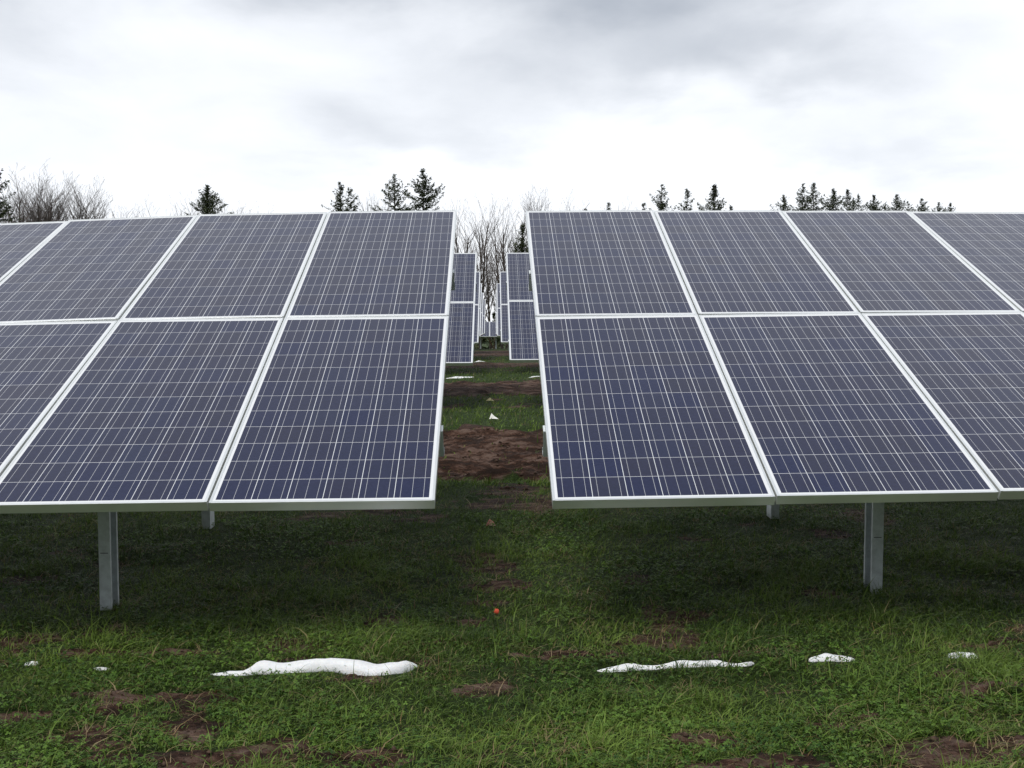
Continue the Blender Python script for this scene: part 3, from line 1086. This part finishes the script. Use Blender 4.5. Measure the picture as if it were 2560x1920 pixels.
G1, G2 = "leafless trees behind the arrays", "spruces behind the arrays"
BT = [  # px, top py, distance, spread, stems, label
    (68, 420, 72, 2.1, 8, "broad bare tree with upswept branches next to the dark spruce at the left edge"),
    (148, 412, 74, 2.3, 11, "big dense bare tree at the left, rounded crown, right of the broad one"),
    (198, 440, 73, 1.8, 6, "bare tree on the right flank of the dense left clump"),
    (265, 476, 78, 2.0, 2, "slim bare tree standing alone just right of the big left clump"),
    (300, 500, 80, 1.6, 1, "low bare top right beside the slim lone tree"),
    (372, 494, 84, 2.0, 2, "faint bare tree top midway between the left clump and the bushy spruce"),
    (440, 492, 82, 1.8, 1, "bare twiggy top a little left of the bushy olive spruce"),
    (482, 474, 80, 2.0, 2, "taller bare tree directly left of the bushy olive spruce"),
    (562, 484, 80, 1.6, 1, "bare twigs rising directly right of the bushy olive spruce"),
    (600, 508, 86, 1.6, 1, "low faint bare top right of the bushy olive spruce"),
    (645, 508, 86, 1.6, 1, "farthest right of the low faint bare tops on the left side"),
    (935, 478, 84, 1.2, 1, "thin pale bare tree left of the two tall centre spruces"),
    (955, 482, 80, 1.2, 1, "slender bare stem touching the two tall centre spruces"),
    (1118, 500, 86, 1.4, 1, "low bare top between the tall spruce and the aisle"),
    (1158, 520, 78, 1.8, 1, "bare tree at the left edge of the aisle gap, branches spreading left"),
    (1190, 480, 75, 1.4, 3, "tall bare tree in the aisle gap with the thickest trunk"),
    (1226, 590, 80, 1.0, 1, "slender bare tree in the middle of the aisle gap"),
    (1254, 482, 77, 1.2, 3, "tall bare tree at the right of the aisle gap, dense upright twigs"),
    (1278, 545, 82, 1.8, 1, "bare tree by the right foreground array's left edge"),
    (1325, 470, 80, 1.8, 2, "first bare crown above the right array's left corner"),
    (1365, 470, 84, 1.8, 2, "second bare crown above the right array's first panel"),
    (1400, 468, 80, 2.0, 2, "densest bare crown above the right array's first panel"),
    (1455, 490, 84, 1.6, 1, "lower bare top right of the dense crowns over the first right panel"),
    (1508, 493, 82, 1.4, 1, "bare twiggy top over the end of the right array's first panel"),
    (1566, 508, 92, 1.0, 1, "very faint thin bare top just left of the gap-branched spruce"),
]
for i, (px, py, y, sp, st, lb) in enumerate(BT):
    x = at(px, y)
    bare_tree((x, y), hgt(py, y, x), sp, st, 100 + i, lb, G1, dense=1.0 if px in (148, 68, 198, 1400, 1254, 1190) else (.45 if px == 1226 else .85))
SP = [  # px, top py, distance, width, sparse, twin, label
    (8, 398, 60, 2.6, 1.0, False, "dark dense spruce cut by the left edge of the view"),
    (530, 466, 76, 3.6, 1.3, False, "bushy olive-green spruce behind the left array's second panel"),
    (857, 458, 72, 2.6, .8, True, "twin-topped spruce, leftmost of the three centre spruces"),
    (990, 437, 72, 3.2, .7, False, "middle of the three centre spruces with long left-reaching branches"),
    (1060, 424, 70, 3.2, .95, False, "tallest of the three centre spruces, nearest the aisle"),
    (1306, 556, 66, 2.2, .9, False, "dark conifer half hidden by the right array's upper left corner"),
    (1236, 770, 66, 1.4, .5, False, "low dark conifer top far down the middle of the aisle"),
    (1463, 520, 84, 1.6, .5, False, "small drooping conifer tip among the bare tops right of the aisle"),
    (1520, 506, 84, 1.8, .5, False, "small ragged conifer tip at the right end of the bare tops"),
    (1608, 508, 84, 1.4, .5, False, "tiny conifer tip at the start of the right-hand spruces"),
    (1652, 461, 76, 3.2, .6, False, "open-branched spruce with long left limb, first of the right-hand spruces"),
    (1716, 472, 80, 2.8, .65, False, "small ragged spruce between the open-branched and the dense dark one"),
    (1784, 459, 78, 2.7, 1.3, False, "densest dark green bushy spruce over the right array's second panel"),
    (1826, 512, 90, 1.8, .6, False, "tiny tip right beside the dense dark bushy spruce"),
    (1959, 485, 96, 2.8, 1.0, False, "small rounded spruce, leftmost of the far right row"),
    (2006, 459, 96, 2.8, .7, False, "left one of the two tall thin spruces in the far right row"),
    (2033, 457, 98, 2.8, .8, False, "right one of the two tall thin spruces in the far right row"),
    (2083, 470, 100, 3.2, 1.0, False, "widest cone-shaped spruce in the far right row"),
    (2118, 472, 104, 2.4, .9, False, "narrow spruce right of the widest cone in the far right row"),
    (2134, 494, 108, 2.0, .7, False, "tiny spruce squeezed between the narrow one and the sparse one"),
    (2147, 484, 106, 2.2, .7, False, "sparse slim spruce in the middle of the far right row"),
    (2185, 486, 108, 3.0, 1.0, False, "greyish broad spruce in the far right row, right of the sparse slim one"),
    (2214, 509, 112, 2.4, .7, False, "lowest tip between the greyish broad spruce and the pointed one"),
    (2243, 484, 110, 2.9, 1.0, False, "pointed dark spruce over the joint of the third and fourth right panels"),
    (2272, 502, 116, 2.2, .7, False, "small tip directly right of the pointed dark spruce"),
    (2306, 495, 118, 2.8, .9, False, "third spruce from the right end of the far right row"),
    (2349, 504, 124, 2.8, .9, False, "second spruce from the right end of the far right row"),
    (2379, 505, 126, 1.9, .8, False, "last and narrowest spruce at the right end of the row"),
]
for i, (px, py, y, wd, spz, tw, lb) in enumerate(SP):
    x = at(px, y)
    spruce((x, y), hgt(py, y, x), wd * y / 76.0 * (.95 if px < 1900 else .74), 300 + i, lb, G2, spz, tw)

# far wood beyond the end of the aisle, a dark strip of foliage
rw = random.Random(5)
fw = MB()
for i in range(170):
    cx, cy = rw.uniform(-60, 60), rw.uniform(214, 232)
    zb = gz1(cx, cy)
    H = rw.uniform(6.5, 9.2)
    for k in range(26):
        t = rw.random() ** .7
        rr_ = (1 - t) * 2.2 + .25
        a = rw.uniform(0, 6.28)
        c = Vector((cx + math.cos(a) * rr_ * rw.random(), cy + math.sin(a) * rr_ * rw.random(), zb + .2 + t * H))
        u = Vector((rw.gauss(0, 1), rw.gauss(0, 1), rw.gauss(0, .5))).normalized() * rw.uniform(.5, 1.1)
        v = Vector((rw.gauss(0, .6), rw.gauss(0, .6), rw.gauss(0, 1))).normalized() * rw.uniform(.5, 1.0)
        fw.add([c - u, c - v, c + u, c + v], [(0, 1, 2, 3)])
fo = fw.build("distant_wood", M_NEEDLE)
tag(fo, "dark strip of distant wood glimpsed beyond the end of the aisle", "wood", kind="stuff")
